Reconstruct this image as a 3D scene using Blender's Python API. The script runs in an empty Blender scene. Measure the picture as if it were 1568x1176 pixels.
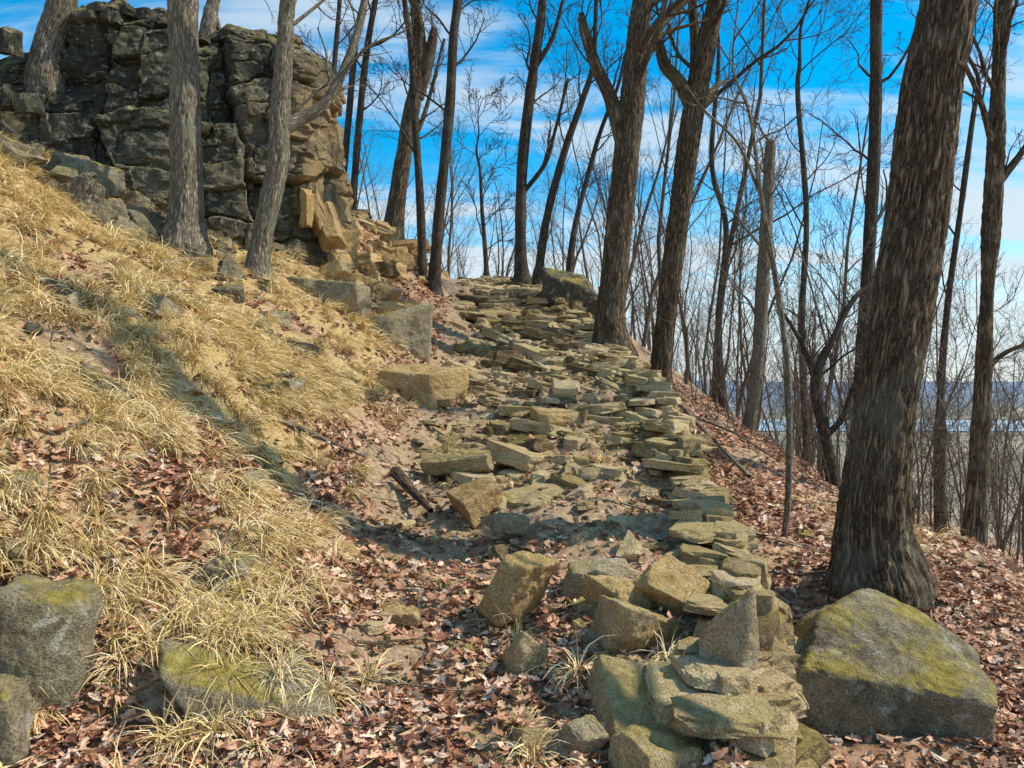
import bpy, bmesh, math, numpy as np
from mathutils import Vector, Matrix
rng=np.random.default_rng(7)
F=1220.0
def PX(u,v,d): return np.array([(u-784)/F*d, d, 1.6+(588-v)/F*d])
# ---------------------------------------------------------------- noise
_perm=np.random.default_rng(3).permutation(256); _perm=np.concatenate([_perm,_perm,_perm])
_val=np.random.default_rng(4).uniform(-1,1,256)
def vn(p):
    p=np.asarray(p,float); i=np.floor(p).astype(int); f=p-i; f=f*f*f*(f*(f*6-15)+10); i&=255
    X,Y,Z=i[...,0],i[...,1],i[...,2]; fx,fy,fz=f[...,0],f[...,1],f[...,2]
    def h(a,b,c): return _val[_perm[_perm[_perm[(X+a)&255]+((Y+b)&255)]+((Z+c)&255)]]
    l=lambda a,b,t:a+(b-a)*t
    return l(l(l(h(0,0,0),h(1,0,0),fx),l(h(0,1,0),h(1,1,0),fx),fy),l(l(h(0,0,1),h(1,0,1),fx),l(h(0,1,1),h(1,1,1),fx),fy),fz)
def fbm(p,o=4,g=.5):
    p=np.asarray(p,float); s=0;a=1;t=0
    for k in range(o):
        s=s+a*vn(p*2.03**k+k*17.3); t+=a; a*=g
    return s/t
def sst(a,b,x):
    t=np.clip((x-a)/(b-a),0,1); return t*t*(3-2*t)
# ---------------------------------------------------------------- mesh helper
def build(name,V,Fs,mat,smooth=True,attrs=None,loc=None,parent=None):
    V=np.asarray(V,float)
    if loc is None: loc=np.zeros(3)
    loc=np.asarray(loc,float)
    me=bpy.data.meshes.new(name)
    Fs=[np.asarray(f,np.int64) for f in Fs if len(f)]
    me.vertices.add(len(V)); me.vertices.foreach_set('co',(V-loc).astype(np.float32).ravel())
    nl=sum(f.size for f in Fs); npoly=sum(len(f) for f in Fs)
    me.loops.add(nl); me.polygons.add(npoly)
    me.loops.foreach_set('vertex_index',np.concatenate([f.ravel() for f in Fs]).astype(np.int32))
    st=[];o=0
    for f in Fs:
        st.append(o+np.arange(len(f))*f.shape[1]); o+=f.size
    me.polygons.foreach_set('loop_start',np.concatenate(st).astype(np.int32))
    me.update(calc_edges=True)
    me.polygons.foreach_set('use_smooth',np.full(npoly,smooth,bool))
    for k,a in (attrs or {}).items():
        a=np.asarray(a,np.float32)
        if a.ndim==1:
            at=me.attributes.new(k,'FLOAT','POINT'); at.data.foreach_set('value',a)
        else:
            at=me.attributes.new(k,'FLOAT_VECTOR','POINT'); at.data.foreach_set('vector',a.ravel())
    me.materials.append(mat)
    ob=bpy.data.objects.new(name,me); ob.location=Vector(loc)
    bpy.context.scene.collection.objects.link(ob)
    if parent: ob.parent=parent
    return ob
# ---------------------------------------------------------------- node helper
class M:
    def __init__(s,name):
        s.m=bpy.data.materials.new(name); s.m.use_nodes=True; s.t=s.m.node_tree; s.n=s.t.nodes
        s.b=s.n['Principled BSDF']; s.b.inputs['Specular IOR Level'].default_value=.2
        s.b.inputs['Roughness'].default_value=.85
    def new(s,t,**k):
        n=s.n.new(t)
        for a,b in k.items(): setattr(n,a,b)
        return n
    def put(s,sock,v):
        if isinstance(v,bpy.types.NodeSocket): s.t.links.new(v,sock)
        else:
            if isinstance(v,(tuple,list)) and len(v)==3 and sock.type=='RGBA': v=(*v,1)
            sock.default_value=v
    def pos(s): return s.new('ShaderNodeNewGeometry').outputs['Position']
    def attr(s,n,o='Fac'): return s.new('ShaderNodeAttribute',attribute_name=n).outputs[o]
    def noise(s,vec,sc,det=4,ro=.55,dist=0):
        n=s.new('ShaderNodeTexNoise'); s.put(n.inputs['Vector'],vec)
        n.inputs['Scale'].default_value=sc;n.inputs['Detail'].default_value=det;n.inputs['Roughness'].default_value=ro;n.inputs['Distortion'].default_value=dist
        return n.outputs['Fac']
    def vor(s,vec,sc,out='Color',feature='F1'):
        n=s.new('ShaderNodeTexVoronoi',feature=feature); s.put(n.inputs['Vector'],vec); n.inputs['Scale'].default_value=sc
        return n.outputs[out]
    def math(s,op,a,b=0.0,c=None,clamp=False):
        n=s.new('ShaderNodeMath',operation=op,use_clamp=clamp); s.put(n.inputs[0],a); s.put(n.inputs[1],b)
        if c is not None: s.put(n.inputs[2],c)
        return n.outputs[0]
    def ramp(s,f,stops,interp='LINEAR'):
        n=s.new('ShaderNodeValToRGB'); s.put(n.inputs[0],f); cr=n.color_ramp; cr.interpolation=interp
        while len(cr.elements)<len(stops): cr.elements.new(.5)
        for e,(p,c) in zip(cr.elements,stops):
            e.position=p; e.color=(*c,1) if isinstance(c,tuple) else (c,c,c,1)
        return n.outputs['Color']
    def step(s,f,a,b):
        n=s.new('ShaderNodeMapRange',interpolation_type='SMOOTHSTEP'); s.put(n.inputs[0],f); n.inputs[1].default_value=a;n.inputs[2].default_value=b
        return n.outputs[0]
    def mix(s,f,a,b,bt='MIX'):
        n=s.new('ShaderNodeMix',data_type='RGBA',blend_type=bt); s.put(n.inputs[0],f); s.put(n.inputs[6],a); s.put(n.inputs[7],b)
        return n.outputs[2]
    def scale(s,v,sc):
        n=s.new('ShaderNodeMapping'); s.put(n.inputs['Vector'],v); n.inputs['Scale'].default_value=sc; return n.outputs[0]
    def bump(s,h,st=.5,d=.02,nrm=None):
        n=s.new('ShaderNodeBump'); s.put(n.inputs['Height'],h); n.inputs['Strength'].default_value=st;n.inputs['Distance'].default_value=d
        if nrm is not None: s.put(n.inputs['Normal'],nrm)
        return n.outputs[0]
    def nz(s):
        g=s.new('ShaderNodeNewGeometry'); x=s.new('ShaderNodeSeparateXYZ'); s.put(x.inputs[0],g.outputs['Normal']); return x.outputs[2]
    def done(s,col,nrm=None,rough=None):
        s.put(s.b.inputs['Base Color'],col)
        if nrm is not None: s.put(s.b.inputs['Normal'],nrm)
        if rough is not None: s.put(s.b.inputs['Roughness'],rough)
        return s.m
def rock_mat(name,cols,moss=.5,lich=.5,tintamt=.5,sc=1.0,mc=((.19,.14,.02),(.44,.34,.07),(.62,.50,.15))):
    m=M(name); p=m.pos(); t=m.attr('tint')
    n1=m.noise(p,2.2*sc,5,.6,.3); n2=m.noise(p,16*sc,7,.7); n3=m.noise(p,95,3,.6)
    f=m.math('ADD',m.math('MULTIPLY',n1,.5),m.math('MULTIPLY',n2,.5))
    f=m.math('ADD',f,m.math('MULTIPLY',m.math('SUBTRACT',t,.5),tintamt))
    c=m.ramp(f,[(.28,cols[0]),(.43,cols[1]),(.57,cols[2]),(.75,cols[3])])
    g=m.ramp(n3,[(.32,.45),(.68,1.45)]); c=m.mix(.85,c,g,'MULTIPLY')
    L=m.math('MULTIPLY',m.step(m.noise(p,8,5,.75,.6),.56,.62),lich)
    c=m.mix(L,c,m.ramp(n2,[(.3,(.34,.34,.27)),(.7,(.68,.65,.54))]))
    ms=m.math('MULTIPLY',m.math('MULTIPLY',m.step(m.nz(),.25,.8),m.step(m.noise(p,3.1,5,.7),.42,.60)),moss)
    c=m.mix(ms,c,m.ramp(n2,[(.3,mc[0]),(.55,mc[1]),(.7,mc[2])]))
    h=m.math('ADD',m.math('MULTIPLY',n2,1.0),m.math('MULTIPLY',n3,.45))
    return m.done(c,m.bump(h,1.0,.05),.92)
MR=rock_mat('rock_trail',[(.16,.11,.055),(.43,.31,.15),(.62,.46,.24),(.74,.57,.33)],.5,.25,.5)
MRT=rock_mat('rock_tan',[(.19,.11,.045),(.47,.30,.13),(.64,.43,.19),(.74,.52,.26)],.3,.2)
MRG=rock_mat('rock_grey',[(.11,.09,.06),(.27,.225,.14),(.42,.34,.21),(.55,.44,.26)],.9,.55)
MCL=rock_mat('rock_cliff',[(.025,.023,.018),(.08,.074,.052),(.155,.14,.095),(.38,.26,.125)],.9,.5,.5,.7,((.10,.09,.025),(.27,.23,.07),(.46,.37,.14)))
def bark_mat(name,cd,cm,cl,sc=1.0,ls=.0):
    m=M(name); b=m.attr('bark','Vector'); p=m.pos()
    r=m.noise(m.scale(b,(34*sc,34*sc,4.2*sc)),1,4,.65,.7)
    r=m.math('MULTIPLY',m.math('ABSOLUTE',m.math('SUBTRACT',r,.5)),5.0,clamp=True)
    r2=m.noise(m.scale(b,(120,120,60)),1,4,.65)
    big=m.noise(p,2.5,3,.5)
    f=m.math('ADD',m.math('MULTIPLY',r,.58),m.math('MULTIPLY',r2,.42))
    c=m.ramp(f,[(.22,cd),(.42,cm),(.75,cl)])
    c=m.mix(m.math('MULTIPLY',m.step(big,.5,.7),.45+ls),c,m.mix(.5,c,(.34,.35,.27)))
    return m.done(c,m.bump(f,1.0,.035),.92)
MB=bark_mat('bark_oak',(.03,.021,.014),(.17,.12,.07),(.38,.285,.175))
MBL=bark_mat('bark_light',(.09,.065,.045),(.36,.30,.21),(.62,.53,.40),1.5,.2)
MBD=bark_mat('bark_dark',(.028,.022,.017),(.12,.092,.066),(.25,.195,.14),1.6)
MTW=bark_mat('bark_distant',(.09,.07,.05),(.19,.145,.10),(.30,.24,.17),1)

# ---------------------------------------------------------------- terrain
ye=[-5,3,4,5,6.3,7.8,10,12,15,18,21,26]
xle=[-.6,-.55,-.6,-.92,-1.15,-.95,-1.0,-1.02,-1.15,-1.4,-1.5,-1.5]
xre=[.7,.82,1.2,1.32,1.43,1.57,1.48,1.29,1.06,.83,.6,.5]
XL=lambda y:np.interp(y,ye,xle)
XR=lambda y:np.interp(y,ye,xre)
zy=[-10,0,3,4.2,5.5,7,9.2,13,18,21,24,30]; zz=[-1.2,-.1,.15,.354,.62,.957,1.6,2.54,3.78,4.32,4.5,4.2]
ZP=lambda y:np.interp(y,zy,zz)
L=[]
for y in [-6,-2,0,2,3,4.2,5.5,7,9.2,11,13,15.5,18,21,24,30]:
    for x in (XL(y)+.15,(XL(y)+XR(y))/2,XR(y)): L.append((x,y,ZP(y)))
for q in [(0,1176,2.8),(0,900,3.4),(0,600,4.2),(150,800,3.9),(150,1000,3.3),(300,700,4.7),(300,500,6),(100,420,6.5),(0,250,8),(250,370,9),(480,425,10.3),(500,310,14),(600,365,17),(600,450,12),(500,600,6.7),(180,600,5),(400,560,6.4),(400,440,8.6),(560,520,9)]:
    L.append(tuple(PX(*q)))
L+= [(-7,7,4.3),(-9,4,4.6),(-9,10,5.2),(-6,3,2.6),(-3,0,.4),(-8,0,2.6),(-4,-4,.2),(-8,15,6),(-5,15,5.3),(-5,20,5.0),(-9,21,5.5),(-12,30,5),(-3,28,4.4),(-12,-5,3),(3,10,1.9),(4,3,.3),(3,20,4)]
Rr=[tuple(PX(*q)) for q in [(1250,950,5.2),(1200,1100,3.9),(1400,1150,3.6),(1568,880,7),(1568,1176,3.5),(1568,1000,4.9),(1345,885,5.5),(1200,810,7),(1100,700,8.5),(1090,645,10.5),(1000,605,11.5),(1280,760,10),(1480,855,8.5),(960,565,13),(880,510,16)]]
Rr+=[(10,15,-4),(12,5,-4.5),(6,20,.3),(2,22,3.7),(5,14.5,.3),(12,25,-4.6),(1,0,-.4),(4,0,-.9),(8,0,-2.6),(2,-6,-1.5),(10,-6,-4),(1,28,4),(7,28,.6),(20,10,-9),(20,25,-9),(20,-5,-8)]
def tps(pts,lam=1e-3):
    A=np.array(pts); X=A[:,:2]; n=len(A)
    def k(r): return np.where(r>0,r*r*np.log(r+1e-12),0)
    K=k(np.linalg.norm(X[:,None]-X[None],axis=2))+lam*np.eye(n)*8
    Q=np.c_[np.ones(n),X]; S=np.block([[K,Q],[Q.T,np.zeros((3,3))]])
    w=np.linalg.solve(S,np.r_[A[:,2],0,0,0])
    def f(x,y):
        x=np.asarray(x,float);y=np.asarray(y,float); out=np.empty(x.size); xf=x.ravel();yf=y.ravel()
        for a in range(0,x.size,40000):
            xx=xf[a:a+40000];yy=yf[a:a+40000]
            r=np.sqrt((xx[:,None]-X[None,:,0])**2+(yy[:,None]-X[None,:,1])**2)
            out[a:a+40000]=k(r)@w[:n]+w[n]+w[n+1]*xx+w[n+2]*yy
        return out.reshape(x.shape)
    return f
fL=tps(L); fR=tps(Rr)
def grassmask(x,y):
    n=fbm(np.stack([x*.9,y*.9,x*0+3],-1),3)
    n2=fbm(np.stack([x*2.2,y*2.2,x*0+13],-1),2)
    g=sst(.15,.6,XL(y)-x+n*.35)*sst(3.3,4.5,y+n*1.2-.12*x)*sst(12.5,10.5,y)
    g=g*sst(-.33,.05,n2+.07+.11*np.clip(y-5,-1,2))
    g2=sst(.2,.6,vn(np.stack([x*.7,y*.7,x*0+9],-1))+.15)*sst(2.7,3.2,x)*sst(9,6,y)
    return np.clip(g+g2*.7,0,1)
def H(x,y,fine=True):
    x=np.asarray(x,float);y=np.asarray(y,float)
    cx=np.clip(x,-40,40);cy=np.clip(y,-30,50)
    zl=fL(cx,cy);zr=fR(cx,cy)
    xr=XR(y); w=sst(-.02,.16,x-xr)
    zr=zr-.16*np.exp(-np.clip(x-xr,0,9)/.55)*sst(2.,3.,y)*sst(9,6.5,y)
    z=zl*(1-w)+np.where(y<30,np.minimum(zr,zl+.3),zr)*w
    base=np.interp(y,[-60,-5,22,60,300],[-6,-.5,4.3,2.5,-30])
    G=base+np.where(x>0,-np.maximum(x-3,0)*.5,-.05*x*np.exp(x/60.))
    G=np.maximum(G,-90)+0
    hill=sst(2600,4200,y+.3*x)*(99+12*vn(np.stack([x/900,y/1400,x*0],-1))+5*vn(np.stack([x/260,y/300,x*0],-1)))
    far=sst(150,900,np.hypot(x,y)); G=G*(1-far)+(-90)*far+hill
    k=sst(14,30,np.hypot(x-0,(y-12)*.9))
    z=z*(1-k)+G*k
    if fine:
        p=np.stack([x,y,x*0],-1); near=1-sst(30,80,np.hypot(x,y))
        onp=((x>XL(y)-.1)&(x<xr)&(y<24)).astype(float)
        z=z+near*(.10*(1-.5*onp)*fbm(p*1.1,2)+.055*fbm(p*4,3)+.018*fbm(p*17,2))
    return z
def axis(a,b,st,lo,hi,g=1.12):
    c=list(np.arange(a,b,st)); s=st; v=c[-1]
    while v<hi: s*=g; v+=s; c.append(v)
    s=st;v=c[0];pre=[]
    while v>lo: s*=1.1; v-=s; pre.append(v)
    return np.array(pre[::-1]+c)
gx=axis(-5.5,4.5,.035,-9000,9000,1.1); gy=axis(1.6,11,.035,-300,9000,1.035)
X,Y=np.meshgrid(gx,gy); Z=H(X,Y)
ny,nx=X.shape; idx=np.arange(nx*ny).reshape(ny,nx)
Fq=np.stack([idx[:-1,:-1],idx[:-1,1:],idx[1:,1:],idx[1:,:-1]],-1).reshape(-1,4)
gm=grassmask(X,Y); pathm=sst(-.2,.15,X-XL(Y))*sst(.15,-.05,X-XR(Y))*sst(24,22,Y)
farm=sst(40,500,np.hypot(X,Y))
g=M('forest_floor'); p=g.pos()
n1=g.noise(p,3,5,.6);n2=g.noise(p,25,5,.65);n3=g.noise(p,110,3,.6)
vc=g.vor(p,26,'Color');sx=g.new('ShaderNodeSeparateColor');g.put(sx.inputs[0],vc)
leaf=g.ramp(sx.outputs[0],[(0,(.15,.08,.045)),(.3,(.36,.19,.11)),(.6,(.54,.31,.19)),(.85,(.66,.45,.30)),(1,(.28,.19,.12))])
soil=g.ramp(n2,[(.3,(.18,.12,.065)),(.55,(.46,.32,.19)),(.75,(.68,.51,.33))])
gs=g.noise(g.scale(p,(60,60,12)),1,4,.6,.5)
grs=g.ramp(gs,[(.3,(.24,.155,.05)),(.5,(.55,.39,.15)),(.7,(.76,.58,.28))])
c=g.mix(g.step(n1,.40,.58),soil,leaf)
c=g.mix(g.math('MULTIPLY',g.attr('path'),.8),c,soil)
c=g.mix(g.math('MULTIPLY',g.attr('grass'),.75),c,grs)
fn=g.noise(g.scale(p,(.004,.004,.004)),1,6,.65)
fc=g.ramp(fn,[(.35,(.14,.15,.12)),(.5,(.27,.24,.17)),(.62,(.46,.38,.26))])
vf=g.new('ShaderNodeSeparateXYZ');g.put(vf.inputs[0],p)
fc=g.mix(g.step(vf.outputs[1],2200,3200),fc,(.17,.23,.31))  # blue atmospheric haze painted into the colour of the far hills
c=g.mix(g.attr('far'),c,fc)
h=g.math('ADD',g.math('ADD',n2,g.math('MULTIPLY',n3,.5)),g.math('MULTIPLY',sx.outputs[1],.35))
MG=g.done(c,g.bump(h,.8,.03),.95)
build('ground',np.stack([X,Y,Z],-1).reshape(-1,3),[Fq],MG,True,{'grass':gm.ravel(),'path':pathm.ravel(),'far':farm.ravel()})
r=M('river_water'); r.b.inputs['Roughness'].default_value=.25; MW=r.done((.38,.50,.60),r.bump(r.noise(r.pos(),.05,3),.2,.5))
rv=[];rf=[]
ts=np.linspace(-4000,6000,60)
for i,x in enumerate(ts):
    yc=1750+180*math.sin(x/900)-.15*x; w=190+60*math.sin(x/500)
    rv+=[(x,yc-w,-88.5),(x,yc+w,-88.5)]
    if i: rf.append((2*i-2,2*i,2*i+1,2*i-1))
build('river',rv,[rf],MW)

# ---------------------------------------------------------------- rocks
def ico(n):
    bm=bmesh.new(); bmesh.ops.create_icosphere(bm,subdivisions=n,radius=1)
    V=np.array([v.co[:] for v in bm.verts]); Fc=np.array([[v.index for v in f.verts] for f in bm.faces]); bm.free(); return V/np.linalg.norm(V,axis=1)[:,None],Fc
ICO={n:ico(n) for n in (5,6,7)}
def rotm(rx,ry,rz): return np.array(Matrix.Rotation(rz,3,'Z')@Matrix.Rotation(ry,3,'Y')@Matrix.Rotation(rx,3,'X'))
def hero(seed,size,rot=(0,0,0),lod=6,p=26,cuts=7,rough=.06,jit=.2):
    r=np.random.default_rng(seed); D,Fc=ICO[lod]
    n=[];h=[]
    for ax in range(3):
        for s in (-1,1):
            v=np.zeros(3);v[ax]=s; v+=r.normal(0,jit,3); n.append(v/np.linalg.norm(v)); h.append(r.uniform(.8,1.05))
    for _ in range(cuts):
        v=r.normal(0,1,3); v[2]*=.6; v/=np.linalg.norm(v); n.append(v);h.append(r.uniform(.92,1.2))
    n=np.array(n);h=np.array(h)
    q=np.maximum(D@n.T,0)/h; rad=(q**p).sum(1)**(-1/p)
    V=D*rad[:,None]*np.array(size)/2
    o=r.uniform(0,50,3); ms=min(size)
    st=vn(V/ms*2.6+o); st=np.round(st*3)/3*.7+st*.3
    dsp=fbm(V/ms*1.5+o,3)*rough*1.2*ms+fbm(V/.045+o,3)*.011+st*rough*.6*ms
    V=V+D*dsp[:,None]
    return V@rotm(*rot).T,Fc
def put_rock(name,seed,u,v,d,size,rot=(0,0,0),mat=None,lod=6,tint=.5,**k):
    V,Fc=hero(seed,size,rot,lod,**k); c=PX(u,v,d)
    return build(name,V+c,[Fc],mat or MR,True,{'tint':np.full(len(V),tint)},loc=c)
def tmpl(seed,flat=True):
    r=np.random.default_rng(seed); bm=bmesh.new(); n=r.integers(4,8)
    a0=np.sort((np.arange(n)+r.uniform(-.38,.38,n))/n*2*math.pi)
    rr=r.uniform(.36,.60,n); tl_=r.normal(0,.12,2); asp=r.uniform(.65,1)
    for s in (-1,1):
        for a,q in zip(a0,rr):
            q2=q*(r.uniform(.78,1.05) if s>0 else r.uniform(.9,1.1)); x=math.cos(a)*q2;y=math.sin(a)*q2*asp
            bm.verts.new((x,y,s*.5*r.uniform(.7,1)+(x*tl_[0]+y*tl_[1])*(2 if s>0 else .5)))
    res=bmesh.ops.convex_hull(bm,input=bm.verts)
    bmesh.ops.delete(bm,geom=[g_ for g_ in res['geom_interior'] if isinstance(g_,bmesh.types.BMVert)],context='VERTS')
    bmesh.ops.dissolve_limit(bm,angle_limit=.08,verts=bm.verts,edges=bm.edges)
    bmesh.ops.bevel(bm,geom=list(bm.edges),offset=.018,segments=1,affect='EDGES')
    bmesh.ops.triangulate(bm,faces=bm.faces)
    for _ in range(2):
        bmesh.ops.subdivide_edges(bm,edges=[e for e in bm.edges if e.calc_length()>.2],cuts=1)
        bmesh.ops.triangulate(bm,faces=bm.faces)
    bm.verts.index_update()
    V=np.array([v.co[:] for v in bm.verts]);Fc=np.array([[v.index for v in f.verts] for f in bm.faces]); bm.free()
    V=V+.035*np.stack([vn(V*4+seed+i*7) for i in range(3)],-1)+.028*np.stack([vn(V*11+seed+i*7) for i in range(3)],-1)
    return V,Fc
T=[tmpl(s) for s in range(60)]
class Pile:
    def __init__(s): s.V=[];s.F=[];s.T=[];s.o=0
    def add(s,c,size,rot,tint=None,r=rng):
        V,Fc=T[r.integers(len(T))]; V=(V*np.array(size))@rotm(*rot).T+c
        s.V.append(V);s.F.append(Fc+s.o);s.o+=len(V);s.T.append(np.full(len(V),rng.uniform() if tint is None else tint))
    def build(s,name,mat): return build(name,np.concatenate(s.V),[np.concatenate(s.F)],mat,False,{'tint':np.concatenate(s.T)})
def rz(r_,ry_,z_): # small tilt in world space applied after a random heading
    return tuple((Matrix(rotm(r_,ry_,0).tolist())@Matrix.Rotation(z_,3,'Z')).to_euler('XYZ'))
pp=Pile(); y=5.4
while y<22:
    dens=sst(5.4,8.0,y); x=XL(y)+.05+rng.uniform(0,.2)
    while x<XR(y)-.1:
        s=min(.15+rng.exponential(.14),.62)*(1+.015*y)
        keep=(.15+.75*dens)*(.35+.65*sst(XL(y)-.2,XL(y)+.9,x))
        if rng.uniform()<keep:
            yy=y+rng.uniform(-.18,.18); th=min(s*rng.uniform(.14,.28),.12)
            pp.add(np.array([x+s*.4,yy,float(H(x+s*.4,yy))+th*rng.uniform(-.1,.35)]),(s*1.35,s*rng.uniform(.6,1.0),th*1.25),rz(rng.normal(.03,.10),rng.normal(.08,.12),rng.uniform(0,6.3)))
        x+=s*rng.uniform(.6,1.05)
    y+=.165+.003*y
for _ in range(480):
    y=rng.uniform(3.0,11); x=rng.uniform(XL(y)+.3,XR(y)) if rng.uniform()<.85 else rng.uniform(XL(y)-.2,XR(y))
    x=x if y>5 or x>0 or rng.uniform()<.3 else rng.uniform(.1,XR(y))
    s=min(.05+rng.exponential(.07),.26)
    pp.add(np.array([x,y,float(H(x,y))+s*.03]),(s,s*rng.uniform(.6,1),s*rng.uniform(.25,.5)),tuple(rng.normal(0,.25,2))+(rng.uniform(0,6.3),))
pp.build('stone_path',MR)
gp=Pile(); n=3400
yy=3+rng.uniform(0,1,n)**1.5*13; t=rng.uniform(-.1,1.0,n); xx=XL(yy)+(XR(yy)-XL(yy))*t; hz=H(xx,yy)
for x,y,z in zip(xx,yy,hz):
    s=rng.uniform(.012,.05)*(1+.04*y); gp.add(np.array([x,y,z+s*.1]),(s,s*rng.uniform(.6,1),s*rng.uniform(.35,.8)),tuple(rng.normal(0,.4,2))+(rng.uniform(0,6.3),))
gp.build('gravel',MR)
wp=Pile(); y=3.1
while y<15:
    xr=XR(y); zt=float(H(xr-.12,y)); zb=float(H(xr+.35,y)); hgt=max(zt-zb,.15)+.1
    z=zb-.05; ex=.09 if y<9 else .02
    dx=XR(y+.1)-XR(y-.1); yaw=math.atan2(.2,dx)
    while z<zt+ex:
        th=rng.uniform(.05,.12); ln=rng.uniform(.22,.48)
        f=(z-zb)/hgt
        wp.add(np.array([xr+.15-.15*f+rng.uniform(-.04,.04),y+rng.uniform(-.07,.07),z+th/2]),(ln*1.25,rng.uniform(.28,.45),th*1.4),rz(rng.normal(.02,.07),rng.normal(.04,.07),yaw+rng.normal(0,.25)))
        z+=th*.85
    if rng.uniform()<.9:
        s=rng.uniform(.22,.5); wp.add(np.array([xr-.10+rng.uniform(-.14,.08),y,zt+.04+ex*.7]),(s*1.3,s*.85,rng.uniform(.05,.10)),rz(rng.normal(0,.10),rng.normal(.08,.10),rng.uniform(0,6)),.4+.5*rng.uniform())
    y+=rng.uniform(.15,.22)
wp.build('retaining_wall',MR)
tp=Pile()
for _ in range(230):
    y=rng.uniform(9.8,21); off=abs(rng.normal(0,.7)); x=XL(y)-.25-off-(.25*(y-10) if y<14 else .8*rng.uniform(0,1)); x=max(x,-.255*y-.35)
    s=.15+rng.exponential(.2); s=min(s,.9); tp.add(np.array([x,y,float(H(x,y))+s*.02]),(s*1.3,s,s*rng.uniform(.25,.6)),tuple(rng.normal(0,.3,2))+(rng.uniform(0,6.3),),None)
for _ in range(44):
    y=rng.uniform(10.6,13.8); x=-.25*y+rng.uniform(-.15,.4); s=rng.uniform(.25,.65)
    tp.add(np.array([x,y,float(H(x,y))+rng.uniform(0,.8)]),(s*.8,s*.6,s*1.1),tuple(rng.normal(0,.3,2))+(rng.uniform(0,6.3),),.5)
tp.build('rock_outcrop',MRT)
lp=Pile()
for _ in range(130):
    y=rng.uniform(2.8,10); x=XL(y)-abs(rng.uniform(.1,3.2)); s=.06+rng.exponential(.08)
    lp.add(np.array([x,y,float(H(x,y))+s*.02]),(s*1.2,s,s*.5),tuple(rng.normal(0,.3,2))+(rng.uniform(0,6.3),))
for _ in range(60):
    y=rng.uniform(3.2,12); x=XR(y)+rng.uniform(.4,3); s=rng.uniform(.05,.18)
    lp.add(np.array([x,y,float(H(x,y))+s*.02]),(s*1.2,s,s*.4),tuple(rng.normal(0,.25,2))+(rng.uniform(0,6.3),))
for _ in range(40):
    y=rng.uniform(8.2,9.6); x=-.42*y+rng.uniform(-1.8,.6); s=rng.uniform(.15,.5)
    lp.add(np.array([x,y,float(H(x,y))+s*.05]),(s*1.2,s,s*.7),tuple(rng.normal(0,.35,2))+(rng.uniform(0,6.3),),.4)
lp.build('loose_rocks',MRG)
d2=math.radians
put_rock('boulder',11,1345,1050,4.1,(1.10,.85,.64),(d2(16),d2(14),d2(-14)),MRG,7,.40,rough=.07,jit=.13,cuts=5)
put_rock('boulder',112,50,1035,3.2,(.42,.42,.74),(d2(8),d2(8),d2(20)),MRG,6,.4,p=18)
put_rock('boulder',13,4,1110,2.95,(.25,.3,.32),(0,0,d2(10)),MRG,6,.4,p=12)
put_rock('boulder',14,412,1088,3.25,(.52,.34,.24),(d2(16),d2(6),d2(8)),MRG,6,.6,cuts=4)
put_rock('stone_block',15,792,893,4.25,(.22,.32,.30),(d2(-8),d2(22),d2(-32)),MRT,6,.4,cuts=3,jit=.1)
put_rock('stone_block',16,918,884,4.5,(.42,.25,.18),(d2(5),d2(0),d2(12)),MRG,6,.8)
put_rock('stone_block',17,965,970,3.95,(.36,.3,.24),(d2(10),d2(12),d2(25)),MR,6,.5)
put_rock('stone_block',18,1000,1080,3.4,(.62,.42,.24),(d2(12),d2(10),d2(-15)),MR,6,.5,cuts=3)
put_rock('stone_block',19,1030,895,4.25,(.36,.34,.15),(d2(25),d2(30),d2(-20)),MRT,6,.6,cuts=3)
put_rock('stone_block',20,1112,1015,3.55,(.24,.36,.46),(d2(4),d2(-8),d2(-10)),MRG,6,.8,cuts=3)
put_rock('stone_block',21,800,1012,3.75,(.17,.2,.27),(d2(10),d2(22),d2(30)),MR,6,.6,jit=.25)
put_rock('stone_block',22,955,908,4.2,(.24,.2,.12),(0,d2(6),d2(30)),MRT,6,.7)
put_rock('boulder',23,640,594,8.3,(.74,.5,.52),(d2(8),d2(8),d2(-15)),MRT,6,.5,cuts=4)
put_rock('boulder',24,603,518,9.9,(.84,.6,.74),(d2(5),d2(10),d2(20)),MRG,6,.6)
put_rock('stone_block',25,730,765,5.8,(.36,.28,.22),(d2(6),d2(-18),d2(20)),MRT,6,.4)
put_rock('stone_block',26,782,803,5.3,(.27,.2,.12),(0,0,0),MRG,6,.6)
put_rock('stone_block',27,610,943,4.15,(.24,.18,.07),(0,0,d2(10)),MRT,6,.6)
put_rock('stone_block',28,845,640,7.9,(.45,.35,.16),(d2(8),0,d2(20)),MRT,6,.6)
put_rock('stone_block',29,700,708,6.6,(.62,.35,.14),(d2(10),d2(-6),0),MR,6,.4)
put_rock('boulder',30,878,468,15.2,(1.1,.8,.95),(0,d2(8),0),MRG,6,.1)
put_rock('boulder',31,160,350,8.4,(.62,.5,.55),(0,d2(-8),d2(20)),MRG,6,.35)
put_rock('boulder',32,120,270,9.0,(.75,.6,.42),(0,d2(8),d2(-20)),MRG,6,.35)
put_rock('boulder',33,520,757,5.95,(.26,.24,.2),(0,d2(10),d2(20)),MRG,6,.45)
put_rock('boulder',34,343,880,4.0,(.24,.2,.14),(0,0,0),MRG,6,.4)
put_rock('boulder',35,512,850,4.7,(.22,.16,.16),(0,d2(20),0),MRT,6,.6)
put_rock('boulder',36,490,460,9.6,(1.1,.6,.5),(0,d2(10),d2(-10)),MRG,6,.45)
put_rock('boulder',43,560,455,11.5,(.9,.6,.5),(0,d2(10),d2(10)),MRT,6,.4)
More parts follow.
